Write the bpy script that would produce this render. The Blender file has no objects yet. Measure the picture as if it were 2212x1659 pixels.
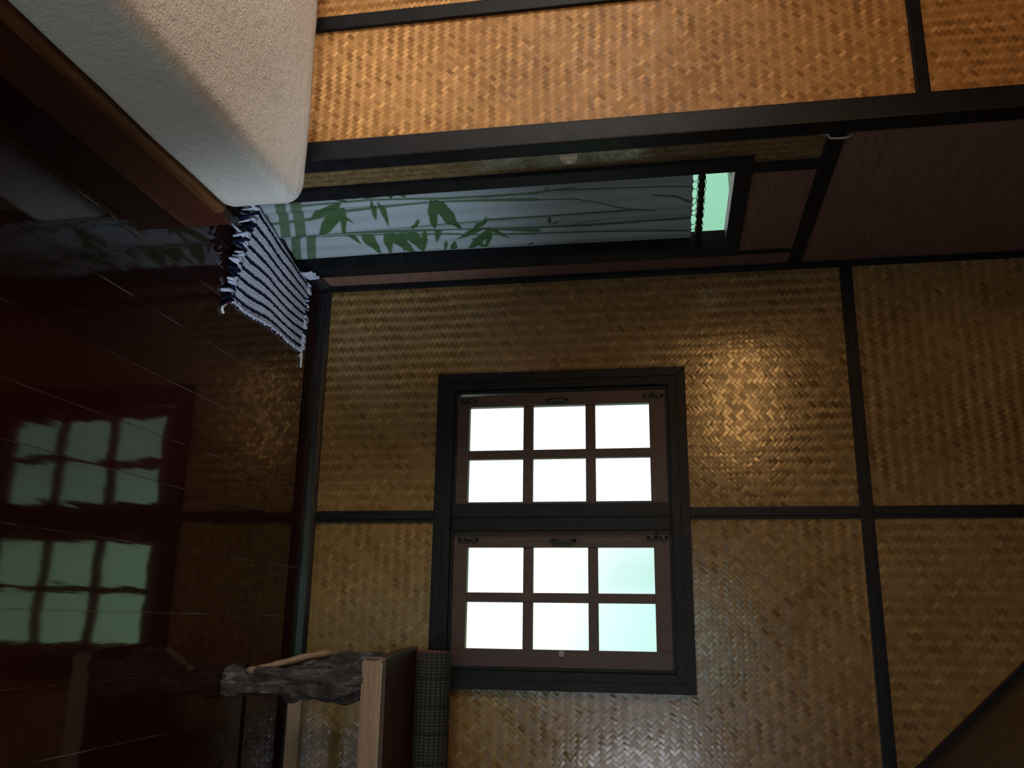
import bpy, bmesh, math, random
from mathutils import Vector, Matrix, noise
random.seed(7)
C = bpy.context.scene.collection
SC = bpy.context.scene

# ---------------------------------------------------------------- camera
RIGHT = Vector((0.96537944, 0.25899382, -0.03106026))
UP = Vector((-0.01442411, 0.17189369, 0.9850099))
FWD = Vector((-0.26045054, 0.95046029, -0.16967839))
cam = bpy.data.cameras.new('camera')
cam.sensor_width = 36.0
cam.lens = 36.0 * 1912.0 / 2212.0
cam.clip_start = 0.05
co = bpy.data.objects.new('camera', cam); C.objects.link(co)
# the phone was held on its side: image-right is world up
m = Matrix((UP, -RIGHT, -FWD)).transposed().to_4x4()
m.translation = Vector((0, 0, 1.5))
co.matrix_world = m
SC.camera = co

# ---------------------------------------------------------------- view
SC.view_settings.view_transform = 'Standard'
SC.view_settings.look = 'None'
SC.view_settings.gamma = 1.0
SC.view_settings.exposure = 0.0
SC.view_settings.use_curve_mapping = False
SC.display_settings.display_device = 'sRGB'

# ---------------------------------------------------------------- node helper
class NT:
    def __init__(s, tree): s.t = tree; s.n = tree.nodes; s.l = tree.links
    def new(s, kind, **kw):
        nd = s.n.new(kind)
        for k, v in kw.items(): setattr(nd, k, v)
        return nd
    def put(s, sock, v):
        if v is None: return
        if hasattr(v, 'links') or hasattr(v, 'is_linked'): s.l.new(v, sock)
        else: sock.default_value = v
    def m(s, op, a, b=None, c=None, clamp=False):
        nd = s.new('ShaderNodeMath', operation=op); nd.use_clamp = clamp
        s.put(nd.inputs[0], a); s.put(nd.inputs[1], b); s.put(nd.inputs[2], c)
        return nd.outputs[0]
    def mix(s, f, a, b, blend='MIX'):
        nd = s.new('ShaderNodeMix', data_type='RGBA', blend_type=blend)
        s.put(nd.inputs[0], f); s.put(nd.inputs[6], a); s.put(nd.inputs[7], b)
        return nd.outputs[2]
    def vmix(s, f, a, b):
        nd = s.new('ShaderNodeMix', data_type='VECTOR')
        s.put(nd.inputs[0], f); s.put(nd.inputs[4], a); s.put(nd.inputs[5], b)
        return nd.outputs[1]
    def fmix(s, f, a, b):
        nd = s.new('ShaderNodeMix', data_type='FLOAT')
        s.put(nd.inputs[0], f); s.put(nd.inputs[2], a); s.put(nd.inputs[3], b)
        return nd.outputs[0]
    def ramp(s, f, stops, interp='LINEAR'):
        nd = s.new('ShaderNodeValToRGB'); cr = nd.color_ramp; cr.interpolation = interp
        while len(cr.elements) < len(stops): cr.elements.new(0.5)
        for e, (p, c) in zip(cr.elements, stops): e.position = p; e.color = (*c, 1)
        s.put(nd.inputs[0], f); return nd.outputs[0]
    def noise(s, vec, scale, detail=2.0, rough=0.5):
        nd = s.new('ShaderNodeTexNoise'); nd.inputs['Scale'].default_value = scale
        nd.inputs['Detail'].default_value = detail; nd.inputs['Roughness'].default_value = rough
        if vec is not None: s.l.new(vec, nd.inputs['Vector'])
        return nd.outputs[0]
    def map(s, vec, scale=(1, 1, 1), loc=(0, 0, 0)):
        nd = s.new('ShaderNodeMapping'); nd.inputs['Scale'].default_value = scale
        nd.inputs['Location'].default_value = loc; s.l.new(vec, nd.inputs['Vector']); return nd.outputs[0]
    def bump(s, h, strength, dist, normal=None):
        nd = s.new('ShaderNodeBump'); nd.inputs['Strength'].default_value = strength
        nd.inputs['Distance'].default_value = dist; s.l.new(h, nd.inputs['Height'])
        if normal is not None: s.l.new(normal, nd.inputs['Normal'])
        return nd.outputs[0]

# ---------------------------------------------------------------- world: garden light outside
W = bpy.data.worlds.new('garden_daylight'); SC.world = W; W.use_nodes = True
w = NT(W.node_tree); w.n.clear()
tc = w.new('ShaderNodeTexCoord')
sp = w.new('ShaderNodeSeparateXYZ'); w.l.new(tc.outputs['Generated'], sp.inputs[0])
ang = w.m('ADD', sp.outputs[2], w.m('MULTIPLY', sp.outputs[0], 0.30))
ang = w.m('ADD', ang, w.m('MULTIPLY', w.m('SUBTRACT', w.noise(tc.outputs['Generated'], 3.0, 3), 0.5), 0.06))
t = w.m('ADD', w.m('MULTIPLY', ang, 1.0), 0.5, clamp=True)
right_col = w.ramp(t, [(0.0, (1.5, 1.5, 1.45)), (0.34, (1.4, 1.5, 1.48)), (0.42, (0.84, 1.10, 1.06)), (0.47, (0.68, 1.05, 0.96)), (0.53, (0.55, 1.0, 0.8)),
                       (0.62, (0.36, 1.05, 0.34)), (0.70, (0.34, 1.02, 0.27)), (0.85, (0.32, 0.90, 0.26)), (1.0, (0.6, 1.0, 0.6))])
left_col = w.ramp(t, [(0.0, (1.5, 1.5, 1.45)), (0.28, (1.4, 1.5, 1.45)), (0.40, (0.42, 0.86, 0.62)), (0.52, (0.36, 0.80, 0.52)),
                      (0.72, (0.3, 0.6, 0.45)), (1.0, (0.5, 0.8, 0.7))])
mid_col = w.ramp(t, [(0.0, (1.6, 1.6, 1.6)), (0.455, (1.4, 1.5, 1.5)), (0.50, (0.85, 1.1, 1.1)), (0.60, (0.55, 0.8, 0.75)),
                     (0.70, (0.17, 0.34, 0.28)), (0.85, (0.14, 0.28, 0.22)), (1.0, (0.4, 0.6, 0.5))])
far_right = w.mix(0.75, right_col, (0.62, 0.78, 0.68, 1))
az = w.m('DIVIDE', sp.outputs[0], w.m('ADD', w.m('ABSOLUTE', sp.outputs[1]), 0.01))
f_mid = w.m('MULTIPLY_ADD', az, -9.0, -0.55, clamp=True)     # az -0.17 .. -0.06
f_left = w.m('MULTIPLY_ADD', az, -8.0, -2.4, clamp=True)      # az < -0.30
f_fr = w.m('MULTIPLY_ADD', az, 9.0, -0.6, clamp=True)
col = w.mix(f_mid, w.mix(f_fr, right_col, far_right), mid_col); col = w.mix(f_left, col, left_col)
bg = w.new('ShaderNodeBackground'); w.l.new(col, bg.inputs[0]); bg.inputs[1].default_value = 1.0
wo = w.new('ShaderNodeOutputWorld'); w.l.new(bg.outputs[0], wo.inputs[0])

# ---------------------------------------------------------------- lights
def light(name, kind, loc, power, color, size=None, size_y=None, target=None, angle=None):
    L = bpy.data.lights.new(name, kind); L.energy = power; L.color = color
    if kind == 'AREA':
        L.shape = 'RECTANGLE'; L.size = size; L.size_y = size_y or size
    elif kind in ('POINT', 'SPOT'): L.shadow_soft_size = size
    if kind == 'SPOT': L.spot_size = math.radians(32); L.spot_blend = 1.0
    elif kind == 'SUN': L.angle = angle
    o = bpy.data.objects.new(name, L); C.objects.link(o); o.location = loc
    if target: o.rotation_euler = (Vector(target) - Vector(loc)).to_track_quat('-Z', 'Y').to_euler()
    return o
light('assumed_warm_light', 'AREA', (-1.80, -0.35, 2.08), 13.0, (1.0, 0.52, 0.17), 0.95, 0.45, (-1.25, 3.0, 1.75))  # assumed warm light behind the camera, sized for the back-wall highlight; no lamp built
light('assumed_rear_light', 'AREA', (0.15, -1.93, 1.05), 6.0, (0.74, 0.87, 1.0), 0.9, 1.9, (0.15, 3.4, 1.0))  # assumed daylight at the rear opening, out of view
ld = light('assumed_left_light', 'AREA', (-3.33, 0.2, 1.1), 21.0, (1.0, 0.93, 0.84), 1.1, 1.3, (-1.75, 2.1, 0.25)); ld.data.spread = math.radians(80)  # assumed light from the left; no door is cut in that wall
light('added_curtain_spot', 'SPOT', (1.15, 1.15, 1.35), 260.0, (0.68, 0.83, 1.0), 0.22, target=(-1.385, 2.84, 0.24))  # added cool spot brightening the lower curtain and rug; no window built here
light('right_side_fill', 'AREA', (1.15, -0.1, 1.25), 16.0, (0.84, 0.91, 1.0), 0.9, 0.9, (-1.3, 2.3, 0.6))  # added cool fill for the bed side; no window is built there
light('added_curtain_sun', 'SUN', (-4, 3, 5), 14.0, (0.66, 0.82, 1.0), target=(-4 + 1, 3.0, 5 - 1.62), angle=math.radians(26))  # added cool sun from outside, brightening the lower curtain

# ---------------------------------------------------------------- materials
def mat(name):
    M = bpy.data.materials.new(name); M.use_nodes = True
    n = NT(M.node_tree); n.n.clear()
    p = n.new('ShaderNodeBsdfPrincipled'); o = n.new('ShaderNodeOutputMaterial')
    n.l.new(p.outputs[0], o.inputs[0]); return M, n, p, o

def simple(name, col, rough=0.5, var=0.25, scale=(8, 8, 8), bump=0.0, metal=0.0, spec=0.5, coat=0.0, detail=4):
    M, n, p, o = mat(name)
    tc = n.new('ShaderNodeTexCoord')
    v = n.map(tc.outputs['Object'], scale)
    k = n.noise(v, 3.0, detail, 0.6)
    dark = tuple(c * (1 - var) for c in col) + (1,); lite = tuple(min(1, c * (1 + var)) for c in col) + (1,)
    f = n.m('MULTIPLY_ADD', k, 2.4, -0.7, clamp=True)
    n.l.new(n.mix(f, dark, lite), p.inputs['Base Color'])
    n.l.new(n.m('MULTIPLY_ADD', k, 0.25, rough - 0.125, clamp=True), p.inputs['Roughness'])
    p.inputs['Metallic'].default_value = metal; p.inputs['Specular IOR Level'].default_value = spec
    p.inputs['Coat Weight'].default_value = coat; p.inputs['Coat Roughness'].default_value = 0.15
    if bump: n.l.new(n.bump(k, bump, 0.003), p.inputs['Normal'])
    return M

def weave(name, s, plane='XZ', vertical=True, base=(0.36, 0.215, 0.095), contrast=1.0, rough=0.36, gloss=0.5, bumpk=1.0, sheenf=None):
    """Twill-woven split bamboo, strips at 45 degrees."""
    M, n, p, o = mat(name)
    tc = n.new('ShaderNodeTexCoord')
    P = tc.outputs['Object']
    # slight waviness of the strips
    wn = n.new('ShaderNodeTexNoise'); wn.inputs['Scale'].default_value = 5.0; wn.inputs['Detail'].default_value = 2
    n.l.new(P, wn.inputs['Vector'])
    wv = n.new('ShaderNodeVectorMath', operation='MULTIPLY_ADD')
    n.l.new(wn.outputs['Color'], wv.inputs[0]); wv.inputs[1].default_value = (0.02, 0.02, 0.02); n.l.new(P, wv.inputs[2])
    sp = n.new('ShaderNodeSeparateXYZ'); n.l.new(wv.outputs[0], sp.inputs[0])
    a = sp.outputs[0] if plane[0] == 'X' else sp.outputs[1]
    z = sp.outputs[2]
    k = 1 / (math.sqrt(2) * s)
    if vertical: x1, x2 = n.m('ADD', a, z), n.m('SUBTRACT', a, z)
    else: x1, x2 = n.m('ADD', z, a), n.m('SUBTRACT', z, a)
    u = n.m('MULTIPLY', x1, k); v = n.m('MULTIPLY', x2, k)
    i = n.m('FLOOR', u); j = n.m('FLOOR', v)
    fu = n.m('SUBTRACT', u, i); fv = n.m('SUBTRACT', v, j)
    q = n.m('MODULO', n.m('ADD', n.m('MODULO', n.m('ADD', i, j), 4.0), 4.0), 4.0)
    row = n.m('FLOOR', n.m('DIVIDE', n.m('ADD', i, j), 4.0))
    weft = n.m('GREATER_THAN', q, 1.5)           # 1 -> strip j on top, 0 -> strip i on top
    t0 = n.m('MULTIPLY', n.m('ADD', q, fv), 0.5)
    t1 = n.m('MULTIPLY', n.m('ADD', n.m('SUBTRACT', q, 2.0), fu), 0.5)
    t = n.fmix(weft, t0, t1)
    across = n.fmix(weft, fu, fv)
    sid = n.fmix(weft, i, j)
    arch = n.m('SINE', n.m('MULTIPLY', t, math.pi))
    arch = n.m('POWER', n.m('MAXIMUM', arch, 0.0), 0.6)
    cr = n.m('MULTIPLY', n.m('MULTIPLY', across, n.m('SUBTRACT', 1.0, across)), 4.0)
    cr = n.m('POWER', n.m('MAXIMUM', cr, 0.0), 0.35)
    # random numbers per visible float and per whole strip
    cb = n.new('ShaderNodeCombineXYZ'); n.l.new(sid, cb.inputs[0]); n.l.new(row, cb.inputs[1]); n.l.new(weft, cb.inputs[2])
    wf = n.new('ShaderNodeTexWhiteNoise', noise_dimensions='3D'); n.l.new(cb.outputs[0], wf.inputs['Vector'])
    cb2 = n.new('ShaderNodeCombineXYZ'); n.l.new(sid, cb2.inputs[0]); n.l.new(weft, cb2.inputs[2])
    ws = n.new('ShaderNodeTexWhiteNoise', noise_dimensions='3D'); n.l.new(cb2.outputs[0], ws.inputs['Vector'])
    spc = n.new('ShaderNodeSeparateColor'); n.l.new(wf.outputs['Color'], spc.inputs[0])
    # colour: natural tone differences of the strips, and angle-dependent sheen painted as a lighter and a darker layer
    wcube = n.m('POWER', n.m('ABSOLUTE', n.m('MULTIPLY_ADD', wf.outputs[0], 2.0, -1.0)), 2.2)
    wsig = n.m('MULTIPLY', wcube, n.m('MULTIPLY_ADD', weft, -1.7, 0.85))
    tone = n.m('MULTIPLY_ADD', wsig, 0.34 * contrast, 0.50)
    tone = n.m('ADD', tone, n.m('MULTIPLY', n.m('SUBTRACT', ws.outputs[0], 0.5), 0.30))
    tone = n.m('ADD', tone, n.m('MULTIPLY', n.m('SUBTRACT', n.noise(P, 3.5, 3), 0.5), 0.7))
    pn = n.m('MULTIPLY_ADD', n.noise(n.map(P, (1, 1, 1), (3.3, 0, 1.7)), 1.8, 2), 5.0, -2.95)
    if sheenf: pn = n.m('ADD', pn, sheenf(n, sp.outputs[0], sp.outputs[2]))
    sheen_mask = n.m('MULTIPLY', pn, 1.0, clamp=True)
    amp = n.m('MULTIPLY_ADD', sheen_mask, 0.34 * contrast, 0.02)
    tone = n.m('SUBTRACT', tone, n.m('MULTIPLY', amp, n.m('SUBTRACT', weft, 0.5)))  # tone step between the layers stands in for their sheen
    b = base
    colr = n.ramp(tone, [(0.0, (b[0] * .50, b[1] * .44, b[2] * .36)), (0.30, (b[0] * .74, b[1] * .70, b[2] * .62)),
                         (0.58, b), (0.85, (b[0] * 1.18, b[1] * 1.22, b[2] * 1.3)), (1.0, (b[0] * 1.45, b[1] * 1.5, b[2] * 1.6))])
    gap = n.m('MULTIPLY_ADD', n.m('MULTIPLY', cr, arch), 0.20, 0.82, clamp=True)
    gm = n.new('ShaderNodeCombineColor')
    for q_ in range(3): n.l.new(gap, gm.inputs[q_])
    n.l.new(n.mix(1.0, colr, gm.outputs[0], 'MULTIPLY'), p.inputs['Base Color'])
    # relief
    h = n.m('ADD', n.m('MULTIPLY', arch, 0.55), n.m('MULTIPLY', cr, 0.45))
    # every strip leans a little its own way
    lean = n.m('MULTIPLY', n.m('SUBTRACT', spc.outputs[0], 0.5), n.m('SUBTRACT', across, 0.5))
    lean2 = n.m('MULTIPLY', n.m('SUBTRACT', spc.outputs[1], 0.5), n.m('SUBTRACT', t, 0.5))
    h = n.m('ADD', h, n.m('MULTIPLY', n.m('ADD', lean, n.m('MULTIPLY', lean2, 2.0)), 1.1))
    n.l.new(n.bump(h, 0.4, 0.0008 * bumpk), p.inputs['Normal'])
    n.l.new(n.m('MULTIPLY_ADD', spc.outputs[2], 0.18, rough - 0.09, clamp=True), p.inputs['Roughness'])
    p.inputs['Specular IOR Level'].default_value = gloss
    # the fibres run along each strip
    if plane[0] == 'X': d1, d2 = (0.7071, 0, -0.7071), (0.7071, 0, 0.7071)
    else: d1, d2 = (0, 0.7071, -0.7071), (0, 0.7071, 0.7071)
    if not vertical: d1, d2 = tuple(-c for c in d1), d2
    tg = n.vmix(weft, d1, d2)
    n.l.new(tg, p.inputs['Tangent']); p.inputs['Anisotropic'].default_value = 0.35
    p.inputs['Anisotropic Rotation'].default_value = 0.25
    return M

# zones where strip sheen is painted into the colour as a two-tone zigzag
def sheen_bed(n, x, z): return n.m('MULTIPLY_ADD', z, -1.6, 1.9)
def sheen_back(n, x, z):
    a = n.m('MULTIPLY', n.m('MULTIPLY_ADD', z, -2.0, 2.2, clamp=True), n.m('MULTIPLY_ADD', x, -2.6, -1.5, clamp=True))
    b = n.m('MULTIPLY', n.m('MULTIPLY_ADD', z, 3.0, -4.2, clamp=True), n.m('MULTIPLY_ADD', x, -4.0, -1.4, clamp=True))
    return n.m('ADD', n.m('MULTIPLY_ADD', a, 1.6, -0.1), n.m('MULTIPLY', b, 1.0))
M_wv = weave('bamboo_mat_back_v', 0.0148, vertical=True, base=(0.25, 0.152, 0.056), rough=0.19, sheenf=sheen_back, gloss=0.6)
M_wh = weave('bamboo_mat_back_h', 0.0148, vertical=False, base=(0.25, 0.152, 0.056), rough=0.19, sheenf=sheen_back, gloss=0.6)
M_ph = weave('bamboo_mat_bed_h', 0.0120, vertical=False, base=(0.53, 0.275, 0.097), contrast=1.5, gloss=0.18, rough=0.45, sheenf=sheen_bed)
M_pv = weave('bamboo_mat_bed_v', 0.0120, vertical=True, base=(0.50, 0.25, 0.085), contrast=1.5, gloss=0.18, rough=0.45, sheenf=sheen_bed)
M_lf = weave('bamboo_mat_left', 0.0110, plane='YZ', vertical=True, base=(0.20, 0.13, 0.06), rough=0.2, bumpk=0.35)
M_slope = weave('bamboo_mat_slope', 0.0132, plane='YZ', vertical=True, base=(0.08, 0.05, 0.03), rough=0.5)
M_ply = simple('red_brown_board', (0.20, 0.105, 0.075), 0.6, 0.25, (2, 2, 30), 0.1)
M_post = simple('black_stained_timber', (0.0070, 0.0074, 0.0092), 0.47, 0.4, (6, 6, 6), 0.25, spec=0.22)
M_base = simple('black_lacquer_baseboard', (0.008, 0.009, 0.012), 0.36, 0.5, (3, 30, 30), 0.35, spec=0.5)
M_sash = simple('brown_sash_timber', (0.060, 0.030, 0.022), 0.5, 0.35, (30, 30, 4), 0.2)
M_metal = simple('dark_iron', (0.045, 0.042, 0.038), 0.45, 0.3, (40, 40, 40), 0.2, metal=0.6)
M_light = simple('pale_bench_timber', (0.30, 0.20, 0.13), 0.5, 0.3, (2.5, 40, 40), 0.25, detail=6)
M_endgr = simple('bench_end_grain', (0.13, 0.085, 0.075), 0.6, 0.35, (30, 30, 30), 0.3)
M_seat = simple('dark_red_seat_board', (0.050, 0.014, 0.011), 0.38, 0.4, (2, 25, 25), 0.15)
M_bedw = simple('bed_red_timber', (0.060, 0.015, 0.007), 0.42, 0.3, (20, 1.5, 20), 0.1)
M_bede = simple('bed_edge_timber', (0.12, 0.045, 0.015), 0.45, 0.35, (20, 2.5, 20), 0.1)  # lighter orange-brown for the side board's upper edge
M_cream = simple('cream_plastic', (0.62, 0.56, 0.46), 0.4, 0.1)
M_cable = simple('pale_cable', (0.42, 0.38, 0.33), 0.5, 0.1)
M_cord = simple('thin_dark_cord', (0.02, 0.02, 0.018), 0.8, 0.1)
M_ceil = simple('ceiling_board', (0.10, 0.06, 0.04), 0.7, 0.2)
M_ext = simple('outside_eave', (0.012, 0.05, 0.035), 0.8, 0.2)
M_exte = simple('outside_eave_edge', (0.30, 0.42, 0.36), 0.8, 0.2)

def log_material():
    M, n, p, o = mat('driftwood_bark')
    tc = n.new('ShaderNodeTexCoord'); v = n.map(tc.outputs['Object'], (14, 14, 3.0))
    k = n.noise(v, 3.0, 8, 0.7); k2 = n.noise(tc.outputs['Object'], 22.0, 4, 0.6)
    f = n.m('MULTIPLY_ADD', n.m('ADD', n.m('MULTIPLY', k, 0.78), n.m('MULTIPLY', k2, 0.22)), 4.6, -1.95, clamp=True)
    c = n.ramp(f, [(0, (0.022, 0.017, 0.017)), (0.5, (0.085, 0.072, 0.074)), (0.78, (0.20, 0.185, 0.20)), (1, (0.50, 0.48, 0.52))])
    n.l.new(c, p.inputs['Base Color'])
    n.l.new(n.bump(n.m('ADD', k, n.m('MULTIPLY', k2, 0.5)), 1.0, 0.020), p.inputs['Normal'])
    p.inputs['Roughness'].default_value = 0.38; p.inputs['Specular IOR Level'].default_value = 0.7
    return M
M_log = log_material()

def mattress_material():
    M, n, p, o = mat('towelling_mattress_cover')
    tc = n.new('ShaderNodeTexCoord')
    a = n.noise(tc.outputs['Object'], 160.0, 3, 0.6); b = n.noise(tc.outputs['Object'], 38.0, 2, 0.5)
    n.l.new(n.mix(b, (0.63, 0.59, 0.53, 1), (0.73, 0.69, 0.62, 1)), p.inputs['Base Color'])
    n.l.new(n.bump(n.m('ADD', a, n.m('MULTIPLY', b, 1.2)), 0.7, 0.006), p.inputs['Normal'])
    p.inputs['Roughness'].default_value = 0.95; p.inputs['Specular IOR Level'].default_value = 0.1
    p.inputs['Sheen Weight'].default_value = 0.2
    return M
M_matt = mattress_material()

def floor_material():
    M, n, p, o = mat('lacquered_dark_red_planks')
    at = n.new('ShaderNodeAttribute'); at.attribute_name = 'plank'
    tc = n.new('ShaderNodeTexCoord'); v = n.map(tc.outputs['Object'], (30, 1.6, 1))
    g = n.noise(v, 2.5, 6, 0.65); sc_ = n.noise(tc.outputs['Object'], 40.0, 5, 0.8)
    base = n.mix(at.outputs['Fac'], (0.014, 0.007, 0.006, 1), (0.046, 0.0075, 0.0068, 1))
    base = n.mix(n.m('MULTIPLY_ADD', g, 1.6, -0.5, clamp=True), base, (0.022, 0.006, 0.005, 1))
    seamf = n.m('GREATER_THAN', at.outputs['Fac'], 2.0)
    dust = n.m('MULTIPLY_ADD', n.noise(n.map(tc.outputs['Object'], (6, 2, 1)), 1.5, 4, 0.7), 4.0, -1.7, clamp=True)
    base = n.mix(n.m('MULTIPLY', seamf, dust), base, (0.20, 0.16, 0.15, 1))
    scuff = n.m('MULTIPLY_ADD', sc_, 9.0, -6.3, clamp=True)
    base = n.mix(n.m('MULTIPLY', scuff, 0.35), base, (0.12, 0.07, 0.05, 1))
    n.l.new(base, p.inputs['Base Color'])
    h = n.noise(n.map(tc.outputs['Object'], (5, 1.3, 1)), 2.2, 2, 0.5)
    h2 = n.noise(n.map(tc.outputs['Object'], (50, 5, 1)), 3.0, 3, 0.6)
    hh = n.m('ADD', h, n.m('MULTIPLY', h2, 0.035))
    n.l.new(n.bump(hh, 0.34, 0.0028), p.inputs['Normal'])
    n.l.new(n.m('MULTIPLY_ADD', scuff, 0.3, 0.05), p.inputs['Roughness'])
    p.inputs['IOR'].default_value = 1.55
    return M
M_floor = floor_material()

def glass_material():
    M = bpy.data.materials.new('window_glass'); M.use_nodes = True
    n = NT(M.node_tree); n.n.clear()
    tr = n.new('ShaderNodeBsdfTransparent'); tr.inputs[0].default_value = (0.96, 0.98, 0.97, 1)
    gl = n.new('ShaderNodeBsdfGlossy'); gl.inputs['Roughness'].default_value = 0.03
    lw_ = n.new('ShaderNodeLayerWeight')
    fr = n.m('MULTIPLY_ADD', n.m('POWER', lw_.outputs['Facing'], 5.0), 0.90, 0.04)
    mx = n.new('ShaderNodeMixShader'); n.l.new(fr, mx.inputs[0])
    n.l.new(tr.outputs[0], mx.inputs[1]); n.l.new(gl.outputs[0], mx.inputs[2])
    o = n.new('ShaderNodeOutputMaterial'); n.l.new(mx.outputs[0], o.inputs[0]); return M
M_glass = glass_material()

def curtain_material():
    M = bpy.data.materials.new('bamboo_print_cloth'); M.use_nodes = True
    n = NT(M.node_tree); n.n.clear()
    at = n.new('ShaderNodeAttribute'); at.attribute_name = 'print'
    tc = n.new('ShaderNodeTexCoord')
    gr = n.mix(n.noise(tc.outputs['Object'], 9.0, 2), (0.055, 0.11, 0.05, 1), (0.10, 0.17, 0.07, 1))
    c = n.mix(at.outputs['Fac'], (0.38, 0.41, 0.43, 1), gr)
    d = n.new('ShaderNodeBsdfDiffuse'); n.l.new(c, d.inputs[0])
    tl = n.new('ShaderNodeBsdfTranslucent'); n.l.new(c, tl.inputs[0])
    b = n.bump(n.noise(tc.outputs['Object'], 700.0, 2), 0.3, 0.001); n.l.new(b, d.inputs['Normal'])
    mx = n.new('ShaderNodeMixShader'); mx.inputs[0].default_value = 0.28
    n.l.new(d.outputs[0], mx.inputs[1]); n.l.new(tl.outputs[0], mx.inputs[2])
    o = n.new('ShaderNodeOutputMaterial'); n.l.new(mx.outputs[0], o.inputs[0]); return M
M_curt = curtain_material()

def attr_material(name, attr, c0, c1, rough=0.9, bscale=400.0, bdist=0.002):
    M, n, p, o = mat(name)
    at = n.new('ShaderNodeAttribute'); at.attribute_name = attr
    tc = n.new('ShaderNodeTexCoord'); k = n.noise(tc.outputs['Object'], bscale, 3, 0.6)
    c = n.mix(at.outputs['Fac'], c0, c1)
    c = n.mix(n.m('MULTIPLY_ADD', k, 1.2, -0.4, clamp=True), c, n.mix(0.75, (0, 0, 0, 1), c))
    n.l.new(c, p.inputs['Base Color']); p.inputs['Roughness'].default_value = rough
    p.inputs['Specular IOR Level'].default_value = 0.15
    n.l.new(n.bump(k, 0.8, bdist), p.inputs['Normal']); return M
M_rug = attr_material('rag_weave_stripes', 'stripe', (0.50, 0.50, 0.58, 1), (0.006, 0.007, 0.020, 1), bscale=120.0, bdist=0.004)
M_fr_l = simple('grey_rag_strips', (0.46, 0.48, 0.58), 0.9, 0.3, (60, 60, 60), 0.3, spec=0.1)
M_fr_d = simple('navy_rag_strips', (0.008, 0.010, 0.030), 0.9, 0.3, (60, 60, 60), 0.3, spec=0.1)
M_white = simple('white_rag_strip', (0.55, 0.55, 0.50), 0.9, 0.1, spec=0.1)
M_red = simple('red_rag_strip', (0.45, 0.03, 0.05), 0.9, 0.1, spec=0.1)
M_mat = attr_material('green_checked_reed_mat', 'check', (0.075, 0.078, 0.058, 1), (0.014, 0.013, 0.010, 1), rough=0.7, bscale=300.0)
M_matend = simple('reddish_mat_core', (0.16, 0.045, 0.045), 0.8, 0.3, (60, 60, 60), 0.3)

# ---------------------------------------------------------------- mesh helpers
def link(name, bm, mats, parent=None, smooth=False):
    me = bpy.data.meshes.new(name); bmesh.ops.recalc_face_normals(bm, faces=bm.faces)
    bm.to_mesh(me); bm.free()
    for mm in (mats if isinstance(mats, (list, tuple)) else [mats]): me.materials.append(mm)
    if smooth:
        for f in me.polygons: f.use_smooth = True
    o = bpy.data.objects.new(name, me); C.objects.link(o)
    if parent is not None: set_parent(o, parent)
    return o
def world_of(o):
    mw = Matrix.Translation(o.location)
    return mw if o.parent is None else world_of(o.parent) @ o.matrix_parent_inverse @ mw
def set_parent(o, parent):
    o.parent = parent; o.matrix_parent_inverse = world_of(parent).inverted()
def tag(o, label, cat, group=None):
    o['label'] = label; o['category'] = cat
    if group: o['group'] = group
    return o
def thing(name, loc, label=None, cat=None, kind=None, group=None):
    o = bpy.data.objects.new(name, None); C.objects.link(o); o.location = loc; o.empty_display_size = 0.1
    if label: o['label'] = label
    if cat: o['category'] = cat
    if kind: o['kind'] = kind
    if group: o['group'] = group
    return o
def struct(name, bm, mats, label=None, cat=None):
    o = link(name, bm, mats); o['kind'] = 'structure'
    if label: o['label'] = label
    if cat: o['category'] = cat
    return o
def box(bm, x0, x1, y0, y1, z0, z1, mi=0, bevel=0.0):
    vs = [bm.verts.new((x, y, z)) for x in (x0, x1) for y in (y0, y1) for z in (z0, z1)]
    fs = [bm.faces.new([vs[i] for i in q]) for q in ((0, 1, 3, 2), (4, 6, 7, 5), (0, 4, 5, 1), (2, 3, 7, 6), (0, 2, 6, 4), (1, 5, 7, 3))]
    for f in fs: f.material_index = mi
    if bevel:
        es = {e for f in fs for e in f.edges}
        r = bmesh.ops.bevel(bm, geom=list(es), offset=bevel, segments=2, profile=0.7, affect='EDGES')
        for f in r['faces']: f.material_index = mi
    return vs
def prism(bm, pts, axis, a0, a1, mi=0, bevel=0.0):
    """extrude a polygon: axis 'Y': pts are (x,z); 'X': (y,z); 'Z': (x,y)"""
    def P(p, a): return {'Y': (p[0], a, p[1]), 'X': (a, p[0], p[1]), 'Z': (p[0], p[1], a)}[axis]
    A = [bm.verts.new(P(p, a0)) for p in pts]; B = [bm.verts.new(P(p, a1)) for p in pts]
    fs = [bm.faces.new(A), bm.faces.new(B[::-1])]
    for i in range(len(pts)):
        j = (i + 1) % len(pts); fs.append(bm.faces.new((A[i], B[i], B[j], A[j])))
    for f in fs: f.material_index = mi
    if bevel:
        es = {e for f in fs for e in f.edges}
        bmesh.ops.bevel(bm, geom=list(es), offset=bevel, segments=2, profile=0.7, affect='EDGES')
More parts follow.
